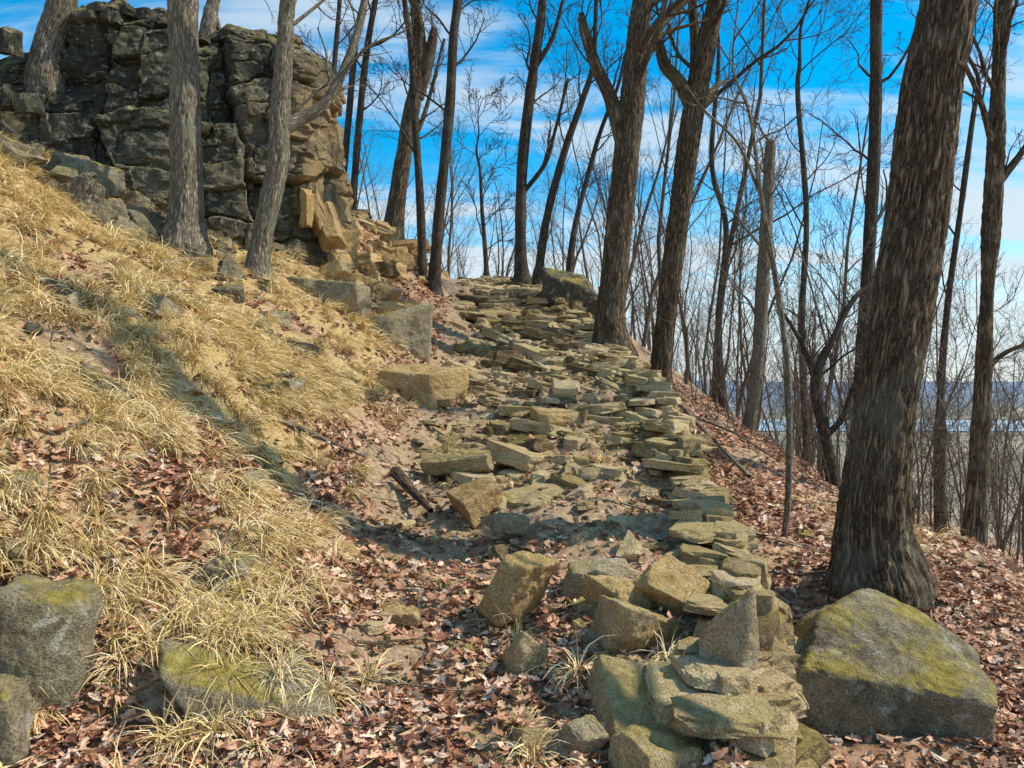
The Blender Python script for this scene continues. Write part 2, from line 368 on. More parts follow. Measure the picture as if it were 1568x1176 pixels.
put_rock('boulder',37,310,415,8.2,(.4,.35,.22),(0,0,d2(10)),MRT,6,.6)
put_rock('stone_block',38,1000,1165,3.0,(.34,.3,.2),(d2(8),d2(8),d2(30)),MR,6,.6)
put_rock('stone_block',39,890,1130,3.1,(.14,.14,.12),(d2(20),d2(8),d2(30)),MRG,6,.7)
put_rock('boulder',40,790,462,16.5,(1.3,.9,.5),(0,0,0),MRG,6,.3)
put_rock('stone_block',41,720,1000,3.9,(.12,.1,.06),(d2(8),0,d2(50)),MRG,5,.5)
put_rock('stone_block',42,655,1140,3.2,(.18,.13,.06),(0,d2(5),d2(20)),MRT,5,.6)
# ---------------------------------------------------------------- cliff
poly=np.array([(-13,7.2),(-9,8.6),(-6.6,9.3),(-6.1,9.9),(-4.4,10.1),(-2.95,10.75),(-2.72,11.5),(-3.1,13.5),(-3.6,16.5)])
seg=np.r_[0,np.cumsum(np.linalg.norm(np.diff(poly,axis=0),axis=1))]
S=np.arange(0,seg[-1],.022); px=np.interp(S,seg,poly[:,0]);py=np.interp(S,seg,poly[:,1])
def smooth(a,k=15):
    w=np.hanning(k+2)[1:-1];w/=w.sum(); return np.convolve(np.pad(a,k//2,mode='edge'),w,'valid')
px=smooth(px);py=smooth(py)
tx=np.gradient(px);ty=np.gradient(py);l=np.hypot(tx,ty);nxn=ty/l;nyn=-tx/l
zb=H(px,py,False)-.7
TX=[-13,-7,-6.2,-5.9,-5.1,-4.3,-4.0,-3.7,-2.9];TZ=[5.6,5.8,5.6,6.25,6.45,6.4,6.05,6.3,6.25]
zt=np.interp(px,TX,TZ); zt=np.where(py>11.3,6.2-(py-11.3)*.35,zt)+.16*vn(np.stack([S*1.3,S*0,S*0],-1))+.08*vn(np.stack([S*4,S*0,S*0],-1))
nv=230; nt=50
tt=np.arange(nv)/(nv-1)
SS,TT=np.meshgrid(S,tt,indexing='ij')
ZZ=zb[:,None]+(zt-zb)[:,None]*TT
def cells(S_,Z_,w,h,seed,tilt,dip=-.10,wp_=.07):
    a=S_+tilt*Z_; b=Z_+dip*S_
    q=np.stack([S_*1.6/w,Z_*1.6/w,S_*0+seed],-1)
    a=a+wp_*w*2*fbm(q,4); b=b+wp_*h*2*fbm(q+31,4)
    def hs(i,j,k): return _val[_perm[_perm[(i.astype(int)+seed*7)&255]+((j.astype(int)+k)&255)]]
    aa=a/w; i0=np.floor(aa)
    def ba(i): return i+.38*hs(i,i*0,41)
    i=np.where(aa<ba(i0),i0-1,np.where(aa>=ba(i0+1),i0+1,i0))
    ea=np.minimum(aa-ba(i),ba(i+1)-aa)*w
    bb=b/h+hs(i,i*0,77)*3; j0=np.floor(bb)
    def bo(j): return j+.38*hs(i,j,23)
    j=np.where(bb<bo(j0),j0-1,np.where(bb>=bo(j0+1),j0+1,j0))
    eb=np.minimum(bb-bo(j),bo(j+1)-bb)*h
    v=hs(i,j,101);t_=hs(i,j,151)*(aa-i-.5)+hs(i,j,199)*(bb-j-.5)
    return v,t_,np.minimum(ea,eb)
v1,t1,e1=cells(SS,ZZ,1.3,1.5,5,.10,-.1,.09); v2,t2,e2=cells(SS,ZZ,.6,.55,9,-.12,-.1,.12); v3,t3,e3=cells(SS,ZZ,.20,.15,12,.2,-.15,.12)
cut=np.clip(.5+1.1*fbm(np.stack([SS*.8,ZZ*.8,SS*0+7],-1),2)+.5*sst(-3.5,-3.0,px)[:,None],0,1)
off=.22*v1+.20*t1-.08*(1-sst(0,.05,e1))+cut*(.10*v2+.10*t2-.045*(1-sst(0,.03,e2)))+cut**2*(.035*v3+.03*t3)
off+=.07*fbm(np.stack([SS*2,ZZ*2,SS*0],-1),4)+.020*fbm(np.stack([SS*14,ZZ*14,SS*0],-1),3)
lean=.25*(1-TT)+.06*np.sin(TT*5)
rd=-.30*sst(.88,1,TT)**2
O=off*(1-.2*sst(.92,1,TT))+lean+rd
VX=px[:,None]+nxn[:,None]*O;VY=py[:,None]+nyn[:,None]*O
ti=np.linspace(0,1,nt)[1:]
inn=ti**1.3*4.5; px2=VX[:,-1:]-inn*(nxn[:,None]*.15);py2=VY[:,-1:]+inn*.9
pz2=ZZ[:,-1:]+0*inn; PT=np.stack([px2,py2,0*px2],-1)
pz2=pz2+.30*fbm(PT*1.6,3)*sst(0,.15,ti)+.05*sst(0,.05,ti)-.8*ti**2-.9*sst(.8,1,ti)
VX=np.c_[VX,px2];VY=np.c_[VY,py2];VZ=np.c_[ZZ,pz2]
a,b=VX.shape; id2=np.arange(a*b).reshape(a,b)
Fc=np.stack([id2[:-1,:-1],id2[1:,:-1],id2[1:,1:],id2[:-1,1:]],-1).reshape(-1,4)
tint=np.c_[.46+.18*v1+.12*v2+.35*sst(-3.2,-2.8,px)[:,None],np.full((a,nt-1),.45)]  # tint raised towards the right end, painting in its golden sunlit side
build('cliff',np.stack([VX,VY,VZ],-1).reshape(-1,3),[Fc],MCL,False,{'tint':tint.ravel()},loc=(-4.5,11,4))
cp=Pile()
for _ in range(90):
    x=rng.uniform(-8,-3.1); yb=np.interp(x,poly[:6,0],poly[:6,1]); top=rng.uniform()<.5
    s=rng.uniform(.2,.6)
    zt_=np.interp(x,TX,TZ)
    if top: cp.add(np.array([x,yb+rng.uniform(.2,1.2),zt_-.03]),(s,s,s*.35),tuple(rng.normal(0,.12,2))+(rng.uniform(0,6.3),),.4)
    elif x<-5.8: cp.add(np.array([x,yb-rng.uniform(0,.35),rng.uniform(4,5.8)]),(s,s*.7,s*.8),tuple(rng.normal(0,.15,2))+(rng.uniform(0,6.3),),.4)
cp.build('cliff_blocks',MCL)
# ---------------------------------------------------------------- trees
def tubes(P,R,S,disp=0,seed=0):
    N,K,_=P.shape; Tn=np.gradient(P,axis=1); Tn/=np.linalg.norm(Tn,axis=2)[...,None]+1e-9
    mt=np.abs(Tn.mean(1)); ax=np.eye(3)[np.argmin(mt,1)][:,None,:]
    n1=np.cross(Tn,ax);n1/=np.linalg.norm(n1,axis=2)[...,None]+1e-9;n2=np.cross(Tn,n1)
    th=np.arange(S)/S*2*math.pi; c,s=np.cos(th),np.sin(th)
    ln=np.concatenate([np.zeros((N,1)),np.cumsum(np.linalg.norm(np.diff(P,axis=1),axis=2),1)],1)
    RR=R[:,:,None]+np.zeros(S)
    Rm=np.minimum(R,np.median(R,axis=1)[:,None]*1.15)
    bk=np.stack([Rm[:,:,None]*c,Rm[:,:,None]*s,ln[:,:,None]+0*c],-1)+ (np.arange(N)*1.7)[:,None,None,None]
    if disp:
        q=bk*np.array([26,26,3.4])+seed*3.1
        rr=np.clip(np.abs(fbm(q,3))*4,0,1)
        q2=bk*np.array([60,60,22])
        RR=RR+disp*(rr-.8)*np.clip(RR/.2,.2,1.3)+disp*.35*vn(q2)+disp*1.2*vn(bk*np.array([3,3,1.2])+seed)
    V=P[:,:,None]+RR[...,None]*(c[:,None]*n1[:,:,None]+s[:,None]*n2[:,:,None])
    I=np.arange(N*K*S).reshape(N,K,S); J=np.roll(I,-1,2)
    Fc=np.stack([I[:,:-1],J[:,:-1],J[:,1:],I[:,1:]],-1).reshape(-1,4)
    return V.reshape(-1,3),Fc,bk.reshape(-1,3)
class Acc:
    def __init__(s): s.V=[];s.F=[];s.B=[];s.o=0
    def add(s,P,R,S,**k):
        V,Fc,B=tubes(P,R,S,**k); s.V.append(V);s.F.append(Fc+s.o);s.B.append(B);s.o+=len(V)
    def build(s,name,mat,loc): return build(name,np.concatenate(s.V),[np.concatenate(s.F)],mat,True,{'bark':np.concatenate(s.B)},loc=loc)
def spawn(P,R,C,t0,t1,a0,a1,Lr,rr,K,wig,up,r,Labs=None,rmin=.003,tip=.3):
    N,Kp,_=P.shape
    t=t0+(t1-t0)*(np.arange(C)+r.uniform(0,1,(N,C)))/C
    x=np.clip(t*(Kp-1),0,Kp-1.001);i=x.astype(int);f=(x-i)[...,None];n=np.arange(N)[:,None]
    pos=P[n,i]*(1-f)+P[n,i+1]*f; rad=R[n,i]*(1-f[...,0])+R[n,i+1]*f[...,0]
    tan=P[n,i+1]-P[n,i];tan/=np.linalg.norm(tan,axis=2)[...,None]+1e-9
    pl=np.linalg.norm(np.diff(P,axis=1),axis=2).sum(1)[:,None]
    rv=r.normal(0,1,(N,C,3));pr=rv-tan*(rv*tan).sum(2)[...,None];pr/=np.linalg.norm(pr,axis=2)[...,None]
    a=r.uniform(a0,a1,(N,C))[...,None]; d=tan*np.cos(a)+pr*np.sin(a)
    Ln=(Labs if Labs is not None else pl*Lr)*r.uniform(.55,1.15,(N,C))*(1.2-.6*t)
    r0=np.maximum(np.minimum(rad*rr*r.uniform(.6,1,(N,C)),Ln*.022),rmin)
    st=(Ln/(K-1))[...,None]; Q=[pos];d=d.copy()
    for k in range(K-1):
        Q.append(Q[-1]+d*st); d=d+r.normal(0,wig,(N,C,3))+np.array([0,0,up]); d/=np.linalg.norm(d,axis=2)[...,None]
    Q=np.stack(Q,2).reshape(N*C,K,3)
    RR=np.maximum(r0.reshape(-1,1)*np.linspace(1,tip,K),rmin*.7)
    return Q,RR
def crom(P,n):
    P=np.array(P,float);k=len(P); Pp=np.vstack([2*P[0]-P[1],P,2*P[-1]-P[-2]])
    t=np.linspace(0,k-1-1e-6,n);i=t.astype(int);f=(t-i)[:,None]
    a,b,c,d=Pp[i],Pp[i+1],Pp[i+2],Pp[i+3]
    return .5*(2*b+(c-a)*f+(2*a-5*b+4*c-d)*f*f+(3*b-a-3*c+d)*f**3)
WS=.86
def tree(name,pts,d,H_=6,mat=None,limbs=(),seed=1,nb=14,t0=.3,Lb=2.2,near=False,flare=.5,sub=(6,5,3),snag=False,ddir=0,rmin=.0035,ext=(0,0),SS_=72):
    r=np.random.default_rng(seed); A=Acc()
    def conv(pts,dd=0):
        return [list(PX(u,v,d+dd*i))+[WS*w/2*(d+dd*i)/F] for i,(u,v,w) in enumerate(pts)]
    C=conv(pts,ddir)
    base=np.array(C[0][:3]); gz=float(H(base[0],base[1],False)); 
    C.insert(0,[C[0][0],C[0][1],min(gz,C[0][2])-.35,C[0][3]*1.05])
    if not snag:
        l=C[-1];dirv=np.array(C[-1][:3])-np.array(C[-2][:3]);dirv/=np.linalg.norm(dirv)
        for k in (1,2,3,4):
            dirv=dirv+r.normal(0,.10,3)+np.array([ext[0]*.2,ext[1]*.2,.12]);dirv/=np.linalg.norm(dirv)
            q=np.array(l[:3])+dirv*H_*k/4; C.append(list(q)+[l[3]*(1-.21*k)]); 
    else: C.append([C[-1][0]+.02,C[-1][1],C[-1][2]+.04,C[-1][3]*.15])
    Q=crom(C,(460 if near else 60)); P=Q[None,:,:3];R=np.maximum(Q[None,:,3],rmin)
    hh=np.clip(P[0,:,2]-base[2],0,None); R=R*(1+flare*np.exp(-hh/(1.1*np.median(R[0,:40]))))
    if near: A.add(P,R,SS_,disp=.018,seed=seed)
    else: R=R*(1+.08*vn(P*4+seed)); A.add(P,R,16)
    lev=[]; b1P,b1R=spawn(P,R,nb,t0,.98,.5,1.1,0,.38,9,.16,.06,r,Labs=Lb,rmin=.01)
    lev.append((b1P,b1R))
    for lm in limbs:
        ld=lm[0]; lc=np.array(conv(lm[1:],ld)); q=crom(lc,24); A.add(q[None,:,:3],q[None,:,3],12,disp=.006 if near else 0)
        q2=q[np.linspace(0,23,9).astype(int)]; lev.append((q2[None,:,:3],q2[None,:,3]))
    BP=np.concatenate([l_[0] for l_ in lev]);BR=np.concatenate([l_[1] for l_ in lev])
    A.add(b1P,b1R,7)
    c2=spawn(BP,BR,sub[0],.2,1,.4,1.0,.5,.6,6,.18,.05,r,rmin=rmin*1.5); A.add(*c2,5)
    c3=spawn(*c2,sub[1],.15,1,.4,1.0,.55,.6,5,.18,.04,r,rmin=rmin); A.add(*c3,3)
    if sub[2]:
        c4=spawn(*c3,sub[2],.2,1,.4,.9,.5,.7,4,.15,.02,r,rmin=rmin*.8); A.add(*c4,3)
    return A.build(name,mat or MBD,base)
tree('shadow_tree',[(1345,885,118),(1338,800,108),(1352,650,100),(1380,480,98),(1410,280,96),(1428,120,94),(1452,0,92)],5.5,9,MB,[],1,7,.62,2.8,near=True,flare=.5,SS_=120,sub=(5,4,2))
tree('maple_tree',[(283,378,60),(286,300,52),(283,150,50),(280,0,48)],8.8,8,MBL,[],2,9,.5,2.6,near=True,flare=.5)
tree('shadow_tree',[(393,435,46),(400,370,38),(425,250,34),(428,180,34),(437,60,30),(442,0,28)],8.9,7,MBL,[(.1,(425,200,30),(455,185,24),(495,160,20),(525,110,17),(550,40,14),(570,-60,11))],3,9,.5,2.4,near=True,flare=.5)
tree('shadow_tree',[(72,112,52),(78,60,48),(95,0,46)],10.2,7,MBL,[],4,9,.3,2.5,near=True,flare=.3)
tree('tree',[(322,45,26),(325,10,24),(335,-40,20)],12,5,MBL,[],5,9,.2,2)
tree('shadow_tree',[(938,545,60),(935,480,46),(948,350,44),(962,220,46),(972,110,42),(985,0,38)],11.3,7,MB,[(0,(955,215,32),(935,150,26),(912,100,22),(895,45,18),(890,20,10)),(.3,(975,100,26),(1010,40,18),(1060,-10,13),(1120,-70,9))],6,11,.42,2.6,near=True,flare=.5)
tree('shadow_tree',[(1010,612,48),(1012,560,38),(1030,400,36),(1052,240,38),(1064,160,40),(1085,60,34),(1100,-20,28)],12.2,6,MB,[(0,(1062,165,30),(1040,125,24),(1018,100,22),(1008,65,17),(995,50,9)),(.2,(1062,150,28),(1065,90,20),(1060,0,16),(1050,-60,12)),(.3,(1070,160,18),(1100,130,10),(1112,125,6))],7,11,.42,2.6,near=True,flare=.5)
tree('tree',[(600,372,38),(610,290,30),(628,180,29),(642,110,26),(640,30,18),(622,-30,14)],17,6,MB,[(0,(640,150,22),(655,95,22),(664,50,15),(662,40,5)),(.3,(610,250,10),(640,200,9),(660,140,7),(680,60,5))],8,12,.35,2.6,sub=(7,6,4),rmin=.004)
tree('tree',[(648,442,17),(643,300,14),(635,180,13),(628,60,11)],15.5,5,MBD,[],9,12,.3,1.9,sub=(7,6,4),rmin=.004)
tree('tree',[(664,445,24),(672,330,19),(688,170,18),(694,60,16),(700,0,14)],15.3,5,MBD,[],10,13,.3,2.1,sub=(7,6,4),rmin=.004)
tree('tree',[(800,435,28),(797,380,21),(800,250,19),(815,120,18),(828,30,16),(832,-30,13)],18.5,6,MBD,[(0,(797,300,9),(835,250,8),(850,200,6),(870,120,5)),(0,(815,110,10),(845,60,8),(862,0,6))],11,14,.3,2.6,sub=(7,6,4),rmin=.005)
tree('tree',[(825,420,16),(838,330,14),(865,230,13),(893,150,11),(908,100,10),(912,30,8)],18,4,MBD,[],12,12,.3,2.2,sub=(7,6,4),rmin=.005)
tree('tree',[(870,440,14),(880,350,11),(900,270,9),(920,200,8)],18,4,MBD,[],13,11,.25,2,sub=(6,6,3),rmin=.005)
tree('tree',[(540,320,14),(548,210,13),(560,90,12),(575,0,10)],18,5,MBD,[],14,12,.25,2.2,sub=(7,6,3),rmin=.005)
tree('tree',[(522,310,13),(533,190,12),(545,60,11),(560,-20,10)],17,5,MBD,[],15,10,.3,2)
tree('tree',[(505,300,12),(507,200,10),(512,100,9),(520,0,8)],19,5,MBD,[],16,12,.25,2.2,sub=(7,6,3),rmin=.005)
tree('tree',[(745,420,9),(742,370,8),(738,320,7),(735,260,5)],22,2,MBD,[],26,12,.15,1.8,sub=(7,6,3),rmin=.006)
tree('tree',[(1490,855,34),(1500,700,28),(1512,450,27),(1524,250,25),(1530,100,23),(1538,0,22)],8.8,6,MB,[(0,(1520,290,16),(1560,240,12),(1600,180,9)),(0,(1505,570,10),(1540,540,8),(1590,520,6)),(-.1,(1524,230,14),(1500,150,10),(1470,80,8),(1450,20,6))],17,10,.4,1.8,near=True,flare=.4)
tree('tree',[(1315,760,26),(1318,600,24),(1330,400,22),(1340,200,21),(1342,0,20)],12.5,6,MBD,[],18,11,.3,2.0)
tree('sapling',[(1195,862,13),(1207,760,11),(1207,580,11),(1190,440,10),(1165,300,9),(1158,240,7)],6.6,1.6,MBL,[(.1,(1165,300,6),(1130,220,5),(1080,170,4),(1050,130,3))],19,6,.5,.7,sub=(3,3,0),rmin=.002)
tree('dead_snag',[(1143,690,26),(1160,560,23),(1168,430,23),(1176,300,20),(1180,222,17)],14,0,MBL,[],20,8,.4,1.6,snag=True)
tree('tree',[(1278,748,24),(1262,660,20),(1250,600,20),(1255,560,16),(1275,520,12)],11,2.5,MBD,[(0,(1250,590,12),(1238,550,10),(1225,520,8),(1200,480,6)),(0,(1262,670,14),(1290,640,11),(1310,590,10),(1350,560,8))],21,8,.3,1.3)
tree('tree',[(1108,650,14),(1100,500,12),(1112,350,10),(1090,250,9),(1100,100,7)],16,3,MBD,[],22,11,.25,2.2,sub=(7,6,4),rmin=.0045)
tree('tree',[(1440,640,13),(1450,480,11),(1470,330,10),(1490,180,9)],16,3,MBD,[],23,11,.25,2.2,sub=(7,6,4),rmin=.0045)
tree('tree',[(1235,700,12),(1228,500,11),(1235,330,10),(1222,150,9)],17,3,MBD,[],24,12,.25,2.4,sub=(7,6,4),rmin=.0045)
# unseen tree right of the viewpoint, added for its limb's shadow on the trail
x,y=4.3,2.2; gz=float(H(x,y,False)); A=Acc(); r=np.random.default_rng(71)
C=[[x,y,gz-.3,.17],[x,y,gz+2,.15],[x+.2,y+.1,gz+5,.12],[x+.1,y-.2,gz+8,.08],[x,y-.3,gz+11,.02]]
Q=crom(C,60); A.add(Q[None,:,:3],Q[None,:,3],18)
L1=crom([[x,y,gz+3.6,.07],[x-.3,y+.9,gz+4.3,.06],[x-.45,y+1.8,gz+4.9,.05],[x-.3,y+2.8,gz+5.2,.04],[x-.4,y+3.8,gz+5.6,.02]],9)
LP=np.stack([L1]); A.add(LP[...,:3],LP[...,3],10)
c2=spawn(LP[...,:3],LP[...,3],4,.3,1,.4,1,.35,.6,6,.18,.05,r,rmin=.006);A.add(*c2,5);c3=spawn(*c2,3,.2,1,.4,1,.5,.6,4,.18,.05,r,rmin=.004);A.add(*c3,3)
A.build('shadow_tree',MB,(x,y,gz))
# distant woods
A=Acc(); r=np.random.default_rng(99); Ps=[];Rs=[]
def addt(x,y,h,w):
    z=float(H(x,y,False))-.3; n=8; q=np.zeros((n,3)); q[0]=(x,y,z); dv=np.array([r.normal(0,.12),r.normal(0,.12),1.])
    for i in range(1,n):
        dv=dv+np.array([r.normal(0,.09),r.normal(0,.09),.05]);dv/=np.linalg.norm(dv); q[i]=q[i-1]+dv*h/(n-1)
    Ps.append(q);Rs.append(w*np.linspace(1,.2,n))
for _ in range(150):
    y=r.uniform(0,1)**.8*42+15; x=y*r.uniform(.12,.82)
    if x<XR(y)+1.5 : continue
    addt(x,y,r.uniform(5,12),r.uniform(.03,.075))
for _ in range(75):
    y=r.uniform(26,60); x=y*r.uniform(-.3,.2); addt(x,y,r.uniform(4.5,10),r.uniform(.04,.08))
for _ in range(22):
    y=r.uniform(10,16); x=y*r.uniform(.26,.66); addt(x,y,r.uniform(3,5),r.uniform(.012,.022))
P=np.array(Ps);R=np.array(Rs); A.add(P,R,6)
b=spawn(P,R,11,.25,.98,.35,.9,.27,.5,6,.14,.08,r,rmin=.006);A.add(*b,4)
c2=spawn(*b,6,.2,1,.4,.9,.5,.65,4,.15,.05,r,rmin=.0045);A.add(*c2,3)
c3=spawn(*c2,4,.2,1,.4,.9,.55,.7,3,.15,.03,r,rmin=.0035);A.add(*c3,3)
A.build('distant_woods',MTW,(15,25,0))
A=Acc(); Ps=[];Rs=[]
for _ in range(420):
    y=r.uniform(8.5,28); x=max(XR(y)+1.2,y*.2)+r.uniform(0,1)*y*.6
    z=float(H(x,y,False))-.05;h=r.uniform(.6,2.2); q=np.zeros((6,3));q[0]=(x,y,z);dv=np.array([r.normal(0,.25),r.normal(0,.25),1.])
    for i in range(1,6):
        dv=dv+r.normal(0,.14,3);dv/=np.linalg.norm(dv);q[i]=q[i-1]+dv*h/5
    Ps.append(q);Rs.append(r.uniform(.004,.010)*np.linspace(1,.35,6))
P=np.array(Ps);R=np.array(Rs);A.add(P,R,4);b=spawn(P,R,6,.2,1,.4,1,.45,.6,5,.2,.03,r,rmin=.003);A.add(*b,3);c2=spawn(*b,3,.2,1,.4,1,.5,.6,4,.2,.0,r,rmin=.0025);A.add(*c2,3)
A.build('brush_thicket',MTW,(6,14,0))
A=Acc()
for _ in range(230):
    y=rng.uniform(3,12); x=rng.uniform(-.6*y,.62*y); 
    if XL(y)+.1<x<XR(y)+.1 and rng.uniform()<.7: continue
    Lk=rng.uniform(.2,1.0);an=rng.uniform(0,6.3); n=7; q=np.zeros((n,3)); s=np.linspace(-.5,.5,n)*Lk
    q[:,0]=x+s*math.cos(an)+rng.normal(0,.012,n);q[:,1]=y+s*math.sin(an)+rng.normal(0,.012,n);q[:,2]=H(q[:,0],q[:,1]); q[:,2]=q[:,2]*.5+.5*np.linspace(q[0,2],q[-1,2],n)+.025
    A.add(q[None],(rng.uniform(.003,.010)*np.linspace(1,.4,n))[None],5)
A.build('fallen_sticks',MBL,(0,6,1))
def stick(name,P,w,mat):
    Q=crom(P,30); A=Acc(); A.add(Q[None],(w*np.linspace(1,.5,30))[None],12,disp=.004); return A.build(name,mat,Q[0])
def onground(pts,up): return [[x,y,float(H(x,y))+up] for x,y in pts]
stick('fallen_log',[PX(605,722,6.1),PX(632,752,5.9),PX(660,782,5.6)],.045,MB)
stick('fallen_branch',[PX(180,452,6.6),PX(230,470,6.5),PX(290,490,6.4)],.03,MBL)
stick('fallen_branch',onground([(1.78,12.6),(1.9,11.4),(2.12,10.2),(2.1,9.0),(2.35,7.9)],.10),.038,MBL)
stick('fallen_branch',onground([(1.95,9.8),(2.5,9.2),(2.9,8.9)],.07),.022,MBL)
stick('fallen_branch',[PX(420,640,5.8),PX(470,660,5.9),PX(560,700,6.1)],.02,MBL)
A=Acc(); c=PX(118,350,8.1); Q=crom([list(c+[0,0,-.3])+[.24],list(c)+[.2],list(c+[.08,0,.3])+[.16],list(c+[.15,0,.48])+[.12],list(c+[.17,0,.5])+[.01]],90)
A.add(Q[None,:,:3],Q[None,:,3],48,disp=.03,seed=4); A.build('tree_stump',MBL,c)
# ---------------------------------------------------------------- leaves
def scatter(n,y0,y1,pw,xa,xb):
    y=y0+rng.uniform(0,1,n)**pw*(y1-y0); x=y*rng.uniform(xa,xb,n); return x,y
x,y=scatter(95000,2.4,15,1.7,-.72,.75)
gmk=grassmask(x,y); onp=(x>XL(y)+.0)&(x<XR(y)+.02)
nn=fbm(np.stack([x*1.6,y*1.6,x*0+5],-1),3)
pr=np.where(onp,np.where((y<5.4)&(x<.35),.5,.13)*sst(12,8,y),1.0)*(1-.78*gmk)*sst(-.45,.25,nn+.08)
k=rng.uniform(0,1,len(x))<pr; x=x[k];y=y[k]; n=len(x); print('leaves',n)
z=H(x,y)
tl=np.array([(0,0),(-.16,.22),(-.10,.34),(-.34,.52),(-.17,.62),(-.24,.82),(0,1),(.24,.82),(.17,.62),(.34,.52),(.10,.34),(.16,.22)])
nvl=len(tl); s=rng.uniform(.03,.08,n)*(1+.03*y)
lx=tl[:,0][None]*s[:,None]*rng.uniform(.7,1.3,n)[:,None]; ly=(tl[:,1]-.5)[None]*s[:,None]
cz=rng.uniform(-.1,.9,n)[:,None]; lz=cz*(lx**2)/s[:,None]*2.5+rng.uniform(-.2,.8,n)[:,None]*ly**2/s[:,None]
lv=np.stack([lx,ly,lz],-1)
az=rng.uniform(0,2*math.pi,n);rx=rng.normal(0,.42,n);ry=rng.normal(0,.42,n)
def rotv(v,ax,a):
    c=np.cos(a)[:,None];s_=np.sin(a)[:,None];o=v.copy();i,j={'x':(1,2),'y':(0,2),'z':(0,1)}[ax]
    o[...,i]=v[...,i]*c-v[...,j]*s_;o[...,j]=v[...,i]*s_+v[...,j]*c;return o
lv=rotv(rotv(rotv(lv,'x',rx),'y',ry),'z',az)+np.stack([x,y,z+.008+rng.uniform(0,.03,n)],-1)[:,None]
I=(np.arange(n)*nvl)[:,None]
La=I+np.array([0,6,5,4,3,2,1]);Lb_=I+np.array([0,11,10,9,8,7,6])
m=M('dead_leaf');t=m.attr('tint');cc=m.ramp(t,[(0,(.14,.06,.035)),(.25,(.34,.15,.08)),(.5,(.54,.28,.16)),(.75,(.70,.42,.26)),(.93,(.82,.60,.42)),(1,(.62,.50,.38))])
cc=m.mix(.5,cc,m.ramp(m.noise(m.pos(),60,2),[(.3,.6),(.7,1.3)]),'MULTIPLY')
m.done(cc,None,.6)
build('leaf_litter',lv.reshape(-1,3),[La,Lb_],m.m,False,{'tint':np.repeat(rng.uniform(0,1,n),nvl)})
# ---------------------------------------------------------------- grass
def grass(name,tx,ty,blades,Lmin,Lmax,mat,w=.0024):
    n=len(tx);N=n*blades; x0=np.repeat(tx,blades);y0=np.repeat(ty,blades); ts=np.repeat(rng.uniform(.5,1.25,n),blades)
    a=rng.uniform(0,2*math.pi,N); rr=np.abs(rng.normal(0,.03,N)); bx=x0+np.cos(a)*rr;by=y0+np.sin(a)*rr
    e=.08; gxx=(H(x0+e,y0,False)-H(x0-e,y0,False))/(2*e);gyy=(H(x0,y0+e,False)-H(x0,y0-e,False))/(2*e)
    bz=H(bx,by)-.01; Ln=rng.uniform(Lmin,Lmax,N)*ts
    ox=np.cos(a)*rng.uniform(.2,1,N)-gxx*1.3+rng.normal(0,.3,N);oy=np.sin(a)*rng.uniform(.2,1,N)-gyy*1.3+rng.normal(0,.3,N)
    K=5; P=[np.stack([bx,by,bz],-1)]; d=np.stack([ox*.5,oy*.5,rng.uniform(.6,1.3,N)],-1);d/=np.linalg.norm(d,axis=1)[:,None]
    dr=np.stack([ox*.45,oy*.45,-rng.uniform(.4,.9,N)],-1)
    for k in range(K-1):
        q=P[-1]+d*(Ln/(K-1))[:,None]; P.append(q); d=d+dr*.85; d/=np.linalg.norm(d,axis=1)[:,None]
    P=np.stack(P,1); gh=H(P[:,-1,0],P[:,-1,1],False)+.0
    g0=H(P[:,0,0],P[:,0,1],False); 
    for k in range(1,K):
        gk=g0+(gh-g0)*k/(K-1)+.012; P[:,k,2]=np.maximum(P[:,k,2],gk)
    sd=np.stack([-np.sin(a),np.cos(a),rng.normal(0,.4,N)],-1); W=(w*(1+.09*y0))[:,None,None]*np.array([1,1,.85,.6,.15])[None,:,None]*rng.uniform(.6,1.4,(N,1,1))
    A_=P-sd[:,None]*W;B_=P+sd[:,None]*W; V=np.stack([A_,B_],2).reshape(N,-1,3)
    I=(np.arange(N)*K*2)[:,None]; Fs=np.concatenate([I+np.array([2*k,2*k+1,2*k+3,2*k+2]) for k in range(K-1)])
    tt_=np.clip(np.repeat(rng.uniform(.0,.9,n),blades)*.5+rng.uniform(.05,.65,N),0,1)
    return build(name,V.reshape(-1,3),[Fs],mat,True,{'tint':np.repeat(tt_,K*2)})
m=M('straw');t=m.attr('tint');cc=m.ramp(t,[(0,(.24,.17,.05)),(.2,(.48,.33,.11)),(.5,(.74,.55,.23)),(.8,(.86,.69,.37)),(1,(.92,.80,.53))])
m.done(cc,None,.6)
x,y=scatter(6000,2.6,13,1.4,-.75,.7); k=(rng.uniform(0,1,len(x))<grassmask(x,y)*.95)|((x<XL(y))&(rng.uniform(0,1,len(x))<.10))|((x>XL(y))&(x<XR(y))&(rng.uniform(0,1,len(x))<.02))
x=x[k];y=y[k];print('tufts',len(x))
grass('dry_grass',x,y,46,.09,.27,m.m,.002)
